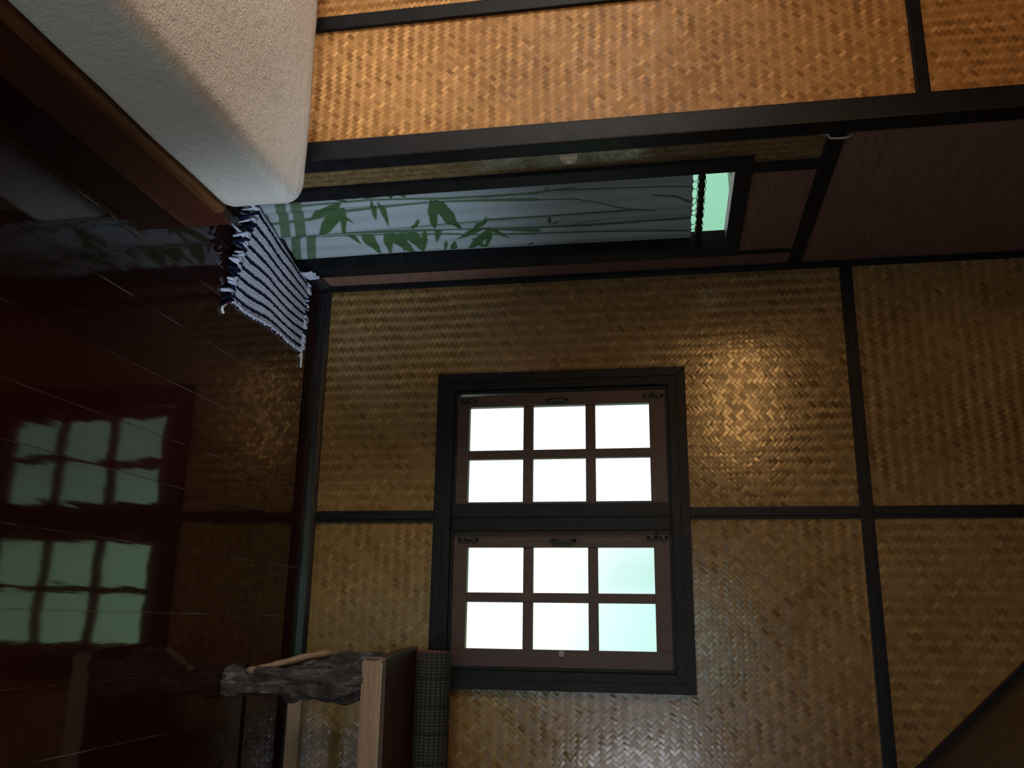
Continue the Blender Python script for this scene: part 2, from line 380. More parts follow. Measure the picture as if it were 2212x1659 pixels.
def tube(bm, pts, radii, seg=8, mi=0, caps=True, flat=1.0, disp=0.0, seed=0):
    pts = [Vector(p) for p in pts]
    if not isinstance(radii, (list, tuple)): radii = [radii] * len(pts)
    rings = []; nrm = None
    for i, p in enumerate(pts):
        d = (pts[min(i + 1, len(pts) - 1)] - pts[max(i - 1, 0)]).normalized()
        if nrm is None:
            nrm = d.orthogonal().normalized()
        else:
            nrm = (nrm - d * nrm.dot(d)).normalized()
        bn = d.cross(nrm)
        ring = []
        for k in range(seg):
            a = 2 * math.pi * k / seg
            r = radii[i]
            q = p + nrm * math.cos(a) * r + bn * math.sin(a) * r * flat
            if disp:
                nn = noise.noise(Vector((q.x * 22 + seed, q.y * 22, q.z * 9))) + 0.5 * noise.noise(Vector((q.x * 55, q.y * 55 + seed, q.z * 20)))
                q = q + (q - p).normalized() * disp * nn
            ring.append(bm.verts.new(q))
        rings.append(ring)
    for i in range(len(rings) - 1):
        for k in range(seg):
            f = bm.faces.new((rings[i][k], rings[i][(k + 1) % seg], rings[i + 1][(k + 1) % seg], rings[i + 1][k])); f.material_index = mi; f.smooth = True
    if caps:
        for r in (rings[0][::-1], rings[-1]):
            f = bm.faces.new(r); f.material_index = mi
def spline(pts, n):
    """Catmull-Rom through points of any dimension"""
    P = [Vector(p) for p in pts]; out = []
    P = [P[0] * 2 - P[1]] + P + [P[-1] * 2 - P[-2]]
    for i in range(1, len(P) - 2):
        for k in range(n):
            t = k / n; a, b, c, d = P[i - 1:i + 3]
            out.append(0.5 * ((2 * b) + (c - a) * t + (2 * a - 5 * b + 4 * c - d) * t * t + (3 * b - a - 3 * c + d) * t ** 3))
    out.append(P[-2]); return out

# ---------------------------------------------------------------- room shell
YB = 3.397      # back wall face
XL = -1.385     # left (curtain) wall face
YP = 2.36       # wall behind the bed
ZC = 3.05

FZ = 0.05                       # floor level
K = 0.96667
CAM_SCALE = Matrix.Translation((0, 0, FZ)) @ Matrix.Scale(K, 4)   # scales about the camera position; bases move to floor level, view unchanged
def scale_about_cam(root):
    for o in [root] + list(root.children_recursive):
        if o.type == 'MESH': o.data.transform(CAM_SCALE)
    if root.type == 'EMPTY':
        root.location = CAM_SCALE @ root.location
        for o in root.children_recursive: o.matrix_parent_inverse = world_of(root).inverted() if o.parent == root else o.matrix_parent_inverse
# floor planks
bm = bmesh.new(); lay = bm.faces.layers.float.new('plank') if False else None
seams = [-1.45, -1.262, -1.077, -0.893, -0.704, -0.529, -0.391, -0.205, -0.014, 0.164, 0.334, 0.52, 0.70, 0.885, 1.07, 1.26, 1.40]
s0 = -1.45
while s0 > -3.5: s0 -= 0.187; seams.insert(0, s0)
planks = []
tone = {-0.529: 0.9, -0.704: 0.75, -0.893: 0.25, -1.077: 0.1, -0.391: 0.5, -0.205: 0.55, -0.014: 0.65, 0.164: 0.55, 0.334: 0.35}
for a, b in zip(seams[:-1], seams[1:]):
    n0 = len(bm.faces)
    tilt = random.uniform(-0.0009, 0.0009)
    yj = random.uniform(-1.0, 1.0)
    x0, x1 = a + 0.0012, b - 0.0012
    A = [(x0, -0.02), (x0, -tilt - 0.001), (x0 + 0.0012, -tilt), (x1 - 0.0012, tilt), (x1, tilt - 0.001), (x1, -0.02)]
    prism(bm, A, 'Y', -2.2, 3.6)
    planks += [tone.get(round(a, 3), random.random() * 0.7)] * (len(bm.faces) - n0)
for a in seams[1:-1]:
    n0 = len(bm.faces); box(bm, a - 0.0016, a + 0.0016, -2.2, 3.6, -0.02, -0.0012); planks += [3.0] * (len(bm.faces) - n0)
box(bm, -3.6, 1.4, -2.2, 3.6, -0.06, -0.0195); planks += [0.0] * 6
bm.transform(CAM_SCALE)
fl = struct('floor', bm, M_floor, 'glossy dark red and black plank floor with pale seams', 'floor')
at = fl.data.attributes.new('plank', 'FLOAT', 'FACE')
for i, v in enumerate(planks): at.data[i].value = v

# back wall, with the opening for the window; each mat panel keeps its own weave direction
bm = bmesh.new()
WX0, WX1, WZ0, WZ1 = -0.945, 0.205, 0.625, 1.548
def wall_piece(x0, x1, z0, z1, mi): box(bm, x0, x1, YB, YB + 0.06, z0, z1, mi)
wall_piece(XL - 0.06, WX0, 0, 2.21, 0)
wall_piece(WX0, -0.40, 0, WZ0, 0); wall_piece(WX0, -0.40, WZ1, 2.21, 0)
wall_piece(-0.40, WX1, 0, WZ0, 1); wall_piece(-0.40, WX1, WZ1, 2.21, 1)
wall_piece(WX1, 1.35, 0, 2.21, 1)
wall_piece(XL - 0.06, -0.40, 2.21, ZC + 0.05, 1)
wall_piece(-0.40, 1.35, 2.21, ZC + 0.05, 0)
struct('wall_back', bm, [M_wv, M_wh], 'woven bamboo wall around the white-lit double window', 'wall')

# left wall with the curtained opening
OY0, OY1, OZ0, OZ1 = 2.575, 3.155, 0.06, 1.742
bm = bmesh.new()
def lw(y0, y1, z0, z1, mi): box(bm, XL - 0.05, XL, y0, y1, z0, z1, mi)
lw(YP + 0.03, OY0, 0, 2.03, 1)
lw(OY1, YB + 0.06, 0, 2.03, 0)
lw(OY0, OY1, 0, OZ0, 0); lw(OY0, OY1, OZ1, 2.03, 0)
lw(YP + 0.03, YB + 0.06, 2.03, ZC + 0.05, 0)
struct('wall_left', bm, [M_ply, M_lf], 'dark red-brown board wall around the curtained opening', 'wall')

# wall behind the bed
bm = bmesh.new()
def bw(x0, x1, z0, z1, mi): box(bm, x0, x1, YP, YP + 0.05, z0, z1, mi)
bw(-3.45, -1.886, 0, ZC + 0.05, 1)
bw(-1.886, -1.40, 0, 2.24, 0); bw(-1.886, -1.40, 2.24, ZC + 0.05, 1)
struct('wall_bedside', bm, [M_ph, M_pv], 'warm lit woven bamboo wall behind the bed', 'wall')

# unseen sides of the room; only the rear has an opening, which is assumed
bm = bmesh.new()
for x0, x1, z0, z1 in ((-3.45, -0.35, 0, ZC), (0.65, 1.35, 0, ZC), (-0.35, 0.65, 2.05, ZC)): box(bm, x0, x1, -2.06, -2.0, z0, z1)
struct('wall_rear', bm, M_ply)
bm = bmesh.new(); box(bm, -3.46, -3.4, -2.0, YP, 0, ZC + 0.05); struct('wall_outer_left', bm, M_ply)
bm = bmesh.new(); box(bm, 1.25, 1.31, -2.0, YB, 0, 1.6); struct('wall_right', bm, M_wv)

# ceiling: flat part and the slope that comes down on the right
def slope_z(x): return 2.668 - (x - 0.133) * 1.0818
XR = 0.133 - (ZC - 2.668) / 1.0818
bm = bmesh.new()
box(bm, -3.45, XR, -2.06, YP + 0.05, ZC, ZC + 0.05); box(bm, XL - 0.05, XR, YP + 0.05, YB + 0.06, ZC, ZC + 0.05)
struct('ceiling', bm, M_ceil)
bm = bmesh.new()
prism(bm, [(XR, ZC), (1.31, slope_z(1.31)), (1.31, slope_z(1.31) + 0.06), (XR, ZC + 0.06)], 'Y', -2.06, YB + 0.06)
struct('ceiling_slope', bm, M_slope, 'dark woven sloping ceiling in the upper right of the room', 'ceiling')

# ---------------------------------------------------------------- posts, rails, baseboards
tn = [0]
def trim(label, build, m=M_post):
    tn[0] += 1
    bm = bmesh.new(); build(bm)
    return struct('trim_%d' % tn[0], bm, m, label, 'trim')
def molded(bm, y, x0, x1, z0, z1, horiz):
    """flat batten with a raised centre band on the back wall"""
    box(bm, x0, x1, y - 0.012, y, z0, z1, bevel=0.003)
    if horiz: h = (z1 - z0) * 0.24; box(bm, x0, x1, y - 0.018, y - 0.010, z0 + h, z1 - h, bevel=0.002)
    else: h = (x1 - x0) * 0.24; box(bm, x0 + h, x1 - h, y - 0.018, y - 0.010, z0, z1, bevel=0.002)
trim('black corner post between the bed wall and the curtain wall', lambda b: (box(b, -1.446, -1.376, YP - 0.028, YP + 0.042, 0, ZC, bevel=0.005)))
trim('black upright on the bamboo wall behind the bed, left of the corner post', lambda b: box(b, -1.912, -1.862, YP - 0.016, YP, 0, ZC, bevel=0.004))
trim('black rail high on the bamboo wall behind the bed', lambda b: box(b, -3.4, -1.446, YP - 0.014, YP, 2.224, 2.262, bevel=0.004))
trim('black rail high across the back wall over the window', lambda b: molded(b, YB, XL, 0.50, 2.186, 2.232, True))
trim('black upright on the back wall above the window', lambda b: molded(b, YB, -0.428, -0.384, 1.578, 2.186, False))
trim('black upright on the back wall above the high rail', lambda b: molded(b, YB, -0.428, -0.384, 2.232, ZC, False))
trim('black upright on the back wall below the window', lambda b: molded(b, YB, -0.423, -0.378, 0.10, 0.595, False))
trim('thin black corner strip between the curtain wall and the back wall', lambda b: box(b, XL, XL + 0.022, YB - 0.022, YB, 0.09, ZC, bevel=0.003))
def diag(b):
    d = Vector((1, 0, -1.0818)).normalized(); nx = Vector((-d.z * -1, 0, 0))
    up = Vector((1.0818, 0, 1)).normalized()
    pts = []
    for s_, off in ((-0.6, -0.002), (1.45, -0.002), (1.45, -0.036), (-0.6, -0.036)):
        q = Vector((0.133 + 0.018, 0, 2.668)) + d * s_ + up * off; pts.append((q.x, q.z))
    prism(b, pts, 'Y', YB - 0.02, YB, bevel=0.003)
trim('black slanting batten where the sloping ceiling meets the back wall', diag)
trim('black cross rail over the curtained opening', lambda b: box(b, XL, XL + 0.014, YP + 0.042, YB - 0.022, 1.99, 2.040, bevel=0.003))
trim('thin black upright between the curtain frame and the corner', lambda b: box(b, XL, XL + 0.010, 3.232, 3.252, 1.79, 1.99, bevel=0.002))
trim('short black upright over the near side of the curtain frame', lambda b: box(b, XL, XL + 0.010, 2.552, 2.604, 1.79, 1.99, bevel=0.002))

bm = bmesh.new()
prof = [(0.0, 0.0), (-0.024, 0.0), (-0.024, FZ + 0.012), (-0.020, FZ + 0.030), (-0.019, FZ + 0.036), (-0.010, FZ + 0.050), (0.0, FZ + 0.050)]
prism(bm, [(YB + p[0], p[1]) for p in prof], 'X', XL + 0.03, 1.25, bevel=0.0015)
o = struct('baseboard_back', bm, M_base, 'shiny black stepped baseboard under the double window', 'baseboard')
bm = bmesh.new()
prism(bm, [(XL - p[0] * 0.95, p[1] * 0.999) for p in prof], 'Y', OY1 + 0.085, YB - 0.003, bevel=0.0015)
struct('baseboard_left', bm, M_base, 'short black baseboard at the foot of the curtain wall', 'baseboard')

# ---------------------------------------------------------------- window 1: double casement
win = thing('window_1', (-0.37, YB, 0.595), 'black framed double casement window with twelve bright panes', 'window', 'structure')
def frame_ring(bm, x0, x1, z0, z1, wdt, y0, y1):
    """mitred picture frame"""
    O = [(x0, z0), (x1, z0), (x1, z1), (x0, z1)]; I = [(x0 + wdt, z0 + wdt), (x1 - wdt, z0 + wdt), (x1 - wdt, z1 - wdt), (x0 + wdt, z1 - wdt)]
    for k in range(4):
        j = (k + 1) % 4
        prism(bm, [O[k], O[j], I[j], I[k]], 'Y', y0, y1, bevel=0.002)
bm = bmesh.new()
frame_ring(bm, -0.973, 0.238, 0.594, 1.579, 0.034, YB - 0.030, YB + 0.010)
frame_ring(bm, -0.941, 0.206, 0.626, 1.547, 0.034, YB - 0.022, YB + 0.060)
frame_ring(bm, -0.908, 0.172, 0.658, 1.514, 0.014, YB + 0.002, YB + 0.060)
link('frame', bm, M_post, win)
bm = bmesh.new()
box(bm, -0.447, -0.343, YB - 0.020, YB + 0.060, 0.668, 1.506, bevel=0.003)
box(bm, -0.420, -0.394, YB - 0.026, YB - 0.018, 0.668, 1.506, bevel=0.002)
link('mullion', bm, M_post, win)
def sash(x0, x1, z0, z1, cols, rows, label, gap=0.0):
    bm = bmesh.new(); y0, y1 = YB + 0.008, YB + 0.040
    # stiles and rails
    prism(bm, [(x0 + gap, z0), (cols[0][0], z0), (cols[0][0], z1), (x0 + gap * 0.1, z1), (x0 + gap * 0.1, z0 + 0.3)], 'Y', y0, y1, bevel=0.002)
    box(bm, cols[-1][1], x1, y0, y1, z0, z1, bevel=0.002)
    box(bm, cols[0][0], cols[-1][1], y0 + 0.0004, y1, z0, rows[0][0], bevel=0.002)
    box(bm, cols[0][0], cols[-1][1], y0 + 0.0004, y1, rows[-1][1], z1, bevel=0.002)
    for a, b in zip(cols[:-1], cols[1:]): box(bm, a[1], b[0], y0 + 0.003, y1 - 0.003, rows[0][0], rows[-1][1], bevel=0.003)
    for a, b in zip(rows[:-1], rows[1:]): box(bm, cols[0][0], cols[-1][1], y0 + 0.005, y1 - 0.003, a[1], b[0], bevel=0.003)
    s = link('sash', bm, M_sash, win); s['label'] = label
    k = 0.004
    bm = bmesh.new()
    for c in cols:
        for r in rows: box(bm, c[0] - k, c[1] + k, y0 + 0.018, y0 + 0.0205, r[0] - k, r[1] + k)
    link('panes', bm, M_glass, s)
    return s
sL = sash(-0.894, -0.440, 0.669, 1.504, [(-0.840, -0.662), (-0.626, -0.456)], [(0.719, 0.940), (0.979, 1.188), (1.226, 1.437)], 'left brown timber sash with six panes', gap=0.010)
sR = sash(-0.346, 0.162, 0.669, 1.504, [(-0.281, -0.111), (-0.075, 0.095)], [(0.725, 0.945), (0.983, 1.194), (1.231, 1.442)], 'right brown timber sash with six panes')
def pull(x, z0, z1, parent):
    bm = bmesh.new(); y = YB + 0.008; zc = (z0 + z1) / 2
    for s_, ze in ((1, z1), (-1, z0)):
        pts = [(x - 0.010, ze - s_ * 0.024), (x + 0.010, ze - s_ * 0.024), (x + 0.010, ze - s_ * 0.010), (x, ze), (x - 0.010, ze - s_ * 0.010)]
        if s_ < 0: pts = pts[::-1]
        prism(bm, pts, 'Y', y - 0.003, y, bevel=0.0008)
    tube(bm, [(x, y - 0.002, z0 + 0.020), (x, y - 0.014, z0 + 0.026), (x, y - 0.018, z0 + 0.034), (x, y - 0.018, z1 - 0.034), (x, y - 0.014, z1 - 0.026), (x, y - 0.002, z1 - 0.020)], 0.0065, 8)
    link('handle', bm, M_metal, parent, smooth=False)
pull(-0.859, 1.020, 1.134, sL); pull(-0.306, 1.038, 1.164, sR)
def bolt(x, z0, z1, parent, side):
    bm = bmesh.new(); y = YB + 0.008
    box(bm, x - 0.014, x + 0.014, y - 0.003, y, z0, z1, bevel=0.0008)
    tube(bm, [(x, y - 0.008, z0 + 0.004), (x, y - 0.008, z1 + 0.004)], 0.005, 8)
    L = z1 - z0
    for q in (0.2, 0.75): box(bm, x - 0.009, x + 0.009, y - 0.015, y - 0.002, z0 + L * q, z0 + L * (q + 0.16), bevel=0.002)
    tube(bm, [(x, y - 0.010, z0 + L * 0.5), (x + side * 0.016, y - 0.020, z0 + L * 0.5)], 0.0035, 6)
    link('bolt', bm, M_metal, parent)
bolt(-0.866, 1.410, 1.490, sL, -1); bolt(-0.866, 0.680, 0.748, sL, 1)
bolt(-0.316, 1.413, 1.492, sR, -1); bolt(-0.312, 0.686, 0.766, sR, 1)
bm = bmesh.new()
tube(bm, [(0.108, YB + 0.010, 1.094), (0.108, YB + 0.002, 1.094)], [0.0125, 0.011], 20)
o = link('screw_cap', bm, simple('grey_cap', (0.28, 0.28, 0.27), 0.5, 0.1), sR, smooth=False); o['label'] = 'small round grey cap on the right stile'

# ---------------------------------------------------------------- window 2: curtained opening
w2 = thing('window_2', (XL, 2.86, 0.06), 'narrow black framed opening behind the bamboo-print curtain', 'window', 'structure')
bm = bmesh.new()
fx0, fx1 = XL - 0.055, XL + 0.016
box(bm, fx0, fx1, 2.508, OY0 + 0.002, 0.0, 1.792, bevel=0.003)
box(bm, fx0, fx1, OY1 - 0.002, 3.240, 0.0, 1.792, bevel=0.003)
box(bm, fx0, fx1 - 0.001, OY0, OY1, 1.738, 1.792, bevel=0.003)
box(bm, fx0, fx1 - 0.001, OY0, OY1, 0.0, 0.070, bevel=0.003)
link('frame', bm, M_post, w2)
bm = bmesh.new(); box(bm, XL - 0.050, XL - 0.047, OY0, OY1, 0.07, 1.74); link('pane', bm, M_glass, w2)

# assumed eave outside the left opening; also shades the upper curtain from the sun
bm = bmesh.new()
prism(bm, [(2.45, 1.695), (3.90, 1.842), (5.0, 1.95), (5.0, 2.6), (2.45, 2.6)], 'X', -1.91, -1.90, 0)
prism(bm, [(2.45, 1.684), (3.90, 1.831), (5.0, 1.939), (5.0, 1.951), (2.45, 1.696)], 'X', -1.93, -1.898, 1)
struct('roof_eave', bm, [M_ext, M_exte], 'dark green eave glimpsed outside above the curtain', 'eave')

# curtain -------------------------------------------------------------------
STALKS= [([(2.769, 0.107), (2.754, 0.258), (2.726, 0.406), (2.702, 0.716), (2.73, 1.09)], 0.0085), ([(2.856, 0.358), (2.845, 0.559), (2.831, 0.797), (2.83, 1.075)], 0.0051), ([(2.858, 0.23), (2.884, 0.451), (2.903, 0.638), (2.975, 1.054)], 0.0145), ([(2.94, 0.08), (2.953, 0.378), (2.971, 0.707), (3.002, 1.05)], 0.0051), ([(2.654, 0.267), (2.647, 0.517), (2.672, 0.79), (2.682, 1.097)], 0.0068), ([(2.5, 0.26), (2.648, 0.193), (2.751, 0.161), (2.881, 0.118)], 0.0196), ([(2.5, 0.312), (2.628, 0.257), (2.758, 0.216), (2.889, 0.175)], 0.0213), ([(2.892, 0.152), (2.957, 0.116), (3.033, 0.089), (3.12, 0.06)], 0.0187), ([(2.9, 0.208), (2.965, 0.176), (3.041, 0.148), (3.13, 0.12)], 0.0187), ([(2.687, 0.905), (2.678, 1.087), (2.661, 1.23)], 0.0057), ([(2.721, 0.898), (2.74, 1.221), (2.808, 1.359), (2.83, 1.43)], 0.0035), ([(2.673, 1.158), (2.685, 1.366), (2.716, 1.605)], 0.0046), ([(2.824, 0.895), (2.831, 1.12), (2.833, 1.43), (2.85, 1.48)], 0.0078), ([(2.947, 0.89), (2.959, 1.237), (2.952, 1.61)], 0.0078), ([(2.985, 0.883), (3.01, 1.232), (3.044, 1.604)], 0.0064), ([(2.751, 1.485), (2.769, 1.554), (2.804, 1.603)], 0.0064), ([(2.953, 1.184), (2.938, 1.239), (2.916, 1.293)], 0.0032), ([(3.125, 1.06), (3.134, 1.3), (3.143, 1.606)], 0.0078)]
LEAVES= [(2.70, 0.36, 2.80, 0.41, 0.026), (2.655, 0.44, 2.60, 0.40, 0.024), (2.905, 0.70, 3.02, 0.66, 0.026), (2.92, 0.86, 3.03, 0.95, 0.020), (2.86, 0.60, 2.80, 0.66, 0.016), (2.90, 0.31, 3.00, 0.37, 0.030), (2.93, 0.55, 3.07, 0.52, 0.034), (3.00, 0.80, 3.11, 0.86, 0.022), (2.60, 0.58, 2.64, 0.50, 0.022), (2.655, 0.409, 2.764, 0.254, 0.0498), (2.703, 0.396, 2.871, 0.245, 0.0498), (2.675, 0.411, 2.885, 0.343, 0.0232), (2.578, 0.465, 2.631, 0.475, 0.0266), (2.595, 0.548, 2.635, 0.503, 0.0089), (2.586, 0.608, 2.655, 0.595, 0.0232), (2.59, 0.635, 2.653, 0.647, 0.0232), (2.653, 0.524, 2.798, 0.494, 0.0221), (2.665, 0.545, 2.83, 0.533, 0.0232), (2.673, 0.732, 2.903, 0.686, 0.0332), (2.675, 0.745, 2.931, 0.783, 0.0498), (2.795, 0.651, 2.891, 0.6, 0.0166), (2.835, 0.893, 2.936, 0.82, 0.0304), (2.92, 0.894, 3.009, 0.736, 0.0277), (2.951, 0.883, 3.112, 0.751, 0.036), (2.962, 0.886, 3.088, 0.836, 0.0194), (2.909, 0.393, 3.079, 0.424, 0.0498), (2.926, 0.49, 3.084, 0.46, 0.0343), (2.941, 0.496, 3.098, 0.563, 0.0498), (2.918, 0.576, 3.072, 0.591, 0.0498), (2.933, 0.639, 3.101, 0.583, 0.0266), (3.01, 0.702, 3.084, 0.678, 0.0138), (3.02, 0.733, 3.106, 0.703, 0.0266), (3.056, 1.027, 3.116, 0.993, 0.0155), (2.843, 1.118, 2.949, 1.104, 0.012), (2.894, 1.144, 2.949, 1.11, 0.012), (2.643, 1.139, 2.667, 1.127, 0.0046), (2.807, 0.897, 2.923, 0.848, 0.0184), (2.919, 0.896, 2.942, 0.852, 0.0111), (2.947, 0.888, 3.098, 0.836, 0.0175)]
NY, NZ = 210, 420
CY0, CY1, CZ0, CZ1 = 2.578, 3.168, 0.045, 1.615
def top_edge(y):     # the heading sags between its ties
    ties = [2.606, 2.676, 2.728, 2.793, 2.828, 2.883, 2.927, 2.998, 3.038, 3.075, 3.111]
    d = min(abs(y - t_) for t_ in ties); return CZ1 - 0.0035 * min(1, d / 0.022) ** 1.3
def fold_x(y, z):
    g = 0.5 + 0.5 * min(1.0, max(0.0, (1.35 - z) / 1.2))
    f = (y - 2.58) / 0.58
    a = 0.012 * math.sin(f * 2 * math.pi * 2.6 + 0.4 + 0.5 * math.sin(z * 1.6))
    b = 0.004 * math.sin(f * 2 * math.pi * 7.3 + z * 0.8)
    # main overlapping pleat that opens towards the hem
    yc = 2.888 + 0.10 * (z - 0.18)
    e = (y - yc) / 0.016
    step = 0.012 * g * (1 / (1 + math.exp(max(-30, min(30, e * 3)))) - 0.5)
    yd = 2.665 + 0.01 * z; e2 = (y - yd) / 0.012
    step2 = 0.012 * g * (1 / (1 + math.exp(max(-30, min(30, -e2 * 3)))) - 0.5)
    tip = -0.03 * max(0, (y - 3.105) / 0.06) ** 1.5 * g
    return -1.401 + (a + b) * g + step + step2 + tip
def seg_d(py, pz, a, b):
    dy, dz = b[0] - a[0], b[1] - a[1]; L2 = dy * dy + dz * dz
    t_ = max(0, min(1, ((py - a[0]) * dy + (pz - a[1]) * dz) / L2)) if L2 else 0
    return math.hypot(py - a[0] - t_ * dy, pz - a[1] - t_ * dz)
mask = [[0.0] * (NZ + 1) for _ in range(NY + 1)]
gy, gz = (CY1 - CY0) / NY, (CZ1 - CZ0) / NZ
def paint(y0, y1, z0, z1, fn):
    for i in range(max(0, int((y0 - CY0) / gy)), min(NY, int((y1 - CY0) / gy) + 1) + 1):
        for k in range(max(0, int((z0 - CZ0) / gz)), min(NZ, int((z1 - CZ0) / gz) + 1) + 1):
            v = fn(CY0 + i * gy, CZ0 + k * gz)
            if v > mask[i][k]: mask[i][k] = min(1.0, v)
for pts, wd in STALKS:
    wd = wd * 0.95
    P = [(p[0], p[1]) for p in pts]
    for a, b in zip(P[:-1], P[1:]):
        paint(min(a[0], b[0]) - wd, max(a[0], b[0]) + wd, min(a[1], b[1]) - wd, max(a[1], b[1]) + wd,
              lambda y, z: max(0, min(1, (wd - seg_d(y, z, a, b)) / 0.0015 + 0.5)) * 0.85)
for ay, az_, by, bz, wd in LEAVES:
    L = math.hypot(by - ay, bz - az_); uy, uz = (by - ay) / L, (bz - az_) / L
    def leaf(y, z):
        s_ = ((y - ay) * uy + (z - az_) * uz) / L; d = abs(-(y - ay) * uz + (z - az_) * uy)
        if s_ < 0 or s_ > 1: return 0
        h_ = wd * 0.54 * (0.2 + 0.8 * s_ / 0.35 if s_ < 0.35 else 1 - ((s_ - 0.35) / 0.65) ** 1.6)
        return max(0, min(1, (h_ - d) / 0.0015 + 0.5))
    paint(min(ay, by) - wd, max(ay, by) + wd, min(az_, bz) - wd, max(az_, bz) + wd, leaf)
cur = thing('curtain', (XL - 0.01, 2.87, 0.045), 'white cloth curtain printed with green bamboo hanging in the narrow opening', 'curtain')
bm = bmesh.new(); grid = []; vals = []
for i in range(NY + 1):
    y = CY0 + i * gy; colv = []
    for k in range(NZ + 1):
        z = CZ0 + k * gz
        zt = min(z, top_edge(y)); colv.append(bm.verts.new((fold_x(y, z), y, zt))); vals.append(mask[i][k])
    grid.append(colv)
for i in range(NY):
    for k in range(NZ): bm.faces.new((grid[i][k], grid[i + 1][k], grid[i + 1][k + 1], grid[i][k + 1]))
cl = link('cloth', bm, M_curt, cur, smooth=True)
at = cl.data.attributes.new('print', 'FLOAT', 'POINT')
for i, v in enumerate(vals): at.data[i].value = v
cl.modifiers.new('thickness', 'SOLIDIFY').thickness = 0.0008
# the fine cords that tie the heading to its rod
for ty in [2.606, 2.676, 2.728, 2.793, 2.828, 2.883, 2.927, 2.998, 3.038, 3.075, 3.111]:
    bm = bmesh.new()
    loop = [(XL - 0.012 + 0.0140 * math.cos(a), ty + 0.001 * math.sin(a), 1.640 + 0.0150 * math.sin(a)) for a in [math.radians(q) for q in range(-70, 251, 32)]]
    tube(bm, [(fold_x(ty, 1.6), ty, 1.612), (XL - 0.012, ty, 1.623)], 0.0012, 5)
    tube(bm, loop + [loop[0]], 0.0012, 5)
    link('tie_cord', bm, M_cord, cur)
rod = thing('curtain_rod', (XL - 0.012, 2.86, 1.64), 'thin black rod carrying the bamboo-print curtain', 'curtain rod')
bm = bmesh.new()
pts = []; rr = []
for q in range(60):
    y = OY0 + (OY1 - OY0) * q / 59; pts.append((XL - 0.012, y, 1.640)); rr.append(0.0115 + 0.0016 * math.sin(q * 1.1))
tube(bm, pts, rr, 10); link('pole', bm, M_post, rod, smooth=True)

# ---------------------------------------------------------------- switch and cable
sw = thing('light_switch', (XL + 0.0, 2.41, 1.235), 'small cream switch block on the wall beside the corner post', 'light switch')
bm = bmesh.new()
prism(bm, [(2.408, 1.208), (2.408, 1.262), (2.430, 1.256), (2.444, 1.242), (2.444, 1.230), (2.430, 1.214)], 'X', XL, XL + 0.022, bevel=0.002)
link('housing', bm, M_cream, sw)
bm = bmesh.new(); box(bm, XL + 0.020, XL + 0.028, 2.420, 2.432, 1.226, 1.244, bevel=0.002); link('rocker', bm, M_cream, sw)
bm = bmesh.new()
pts = spline([(XL + 0.003, 2.409, 1.262), (XL + 0.004, 2.405, 1.32), (XL + 0.003, 2.4045, 1.6), (XL + 0.003, 2.405, 1.85), (XL + 0.004, 2.405, 1.975), (XL + 0.019, 2.406, 1.995), (XL + 0.019, 2.410, 2.035), (XL + 0.010, 2.418, 2.052), (XL + 0.004, 2.424, 2.060)], 6)
tube(bm, pts, 0.0032, 6)
o = link('cable', bm, M_cable, smooth=True); tag(o, 'thin pale cable running up from the cream switch beside the corner post', 'cable')

# ---------------------------------------------------------------- bed
bed = thing('bed_frame', (-1.8, 1.3, 0), 'low red-brown timber bed frame under the white mattress', 'bed')
bm = bmesh.new()
box(bm, -1.245, -1.210, 0.20, 2.392, 0.0, 0.158, 0, bevel=0.004)
link('side_board', bm, M_bedw, bed)
bm = bmesh.new()
prism(bm, [(-1.262, 0.150), (-1.206, 0.150), (-1.204, 0.170), (-1.212, 0.184), (-1.262, 0.186)], 'Y', 0.20, 2.30, bevel=0.004)
o = link('top_edge_strip', bm, M_bede, bed); o['label'] = 'orange-brown upper edge'
bm = bmesh.new(); box(bm, -2.42, -2.385, 0.20, 2.33, 0.0, 0.158, bevel=0.004); link('side_board', bm, M_bedw, bed)
bm = bmesh.new(); box(bm, -2.385, -1.245, 2.29, 2.325, 0.0, 0.158, bevel=0.004); link('end_board', bm, M_bedw, bed)
bm = bmesh.new(); box(bm, -2.385, -1.245, 0.20, 0.235, 0.0, 0.158, bevel=0.004); link('end_board', bm, M_bedw, bed)
bm = bmesh.new()
for q in range(12): box(bm, -2.385, -1.262, 0.26 + q * 0.17, 0.36 + q * 0.17, 0.158, 0.178)
link('slats', bm, M_bedw, bed)

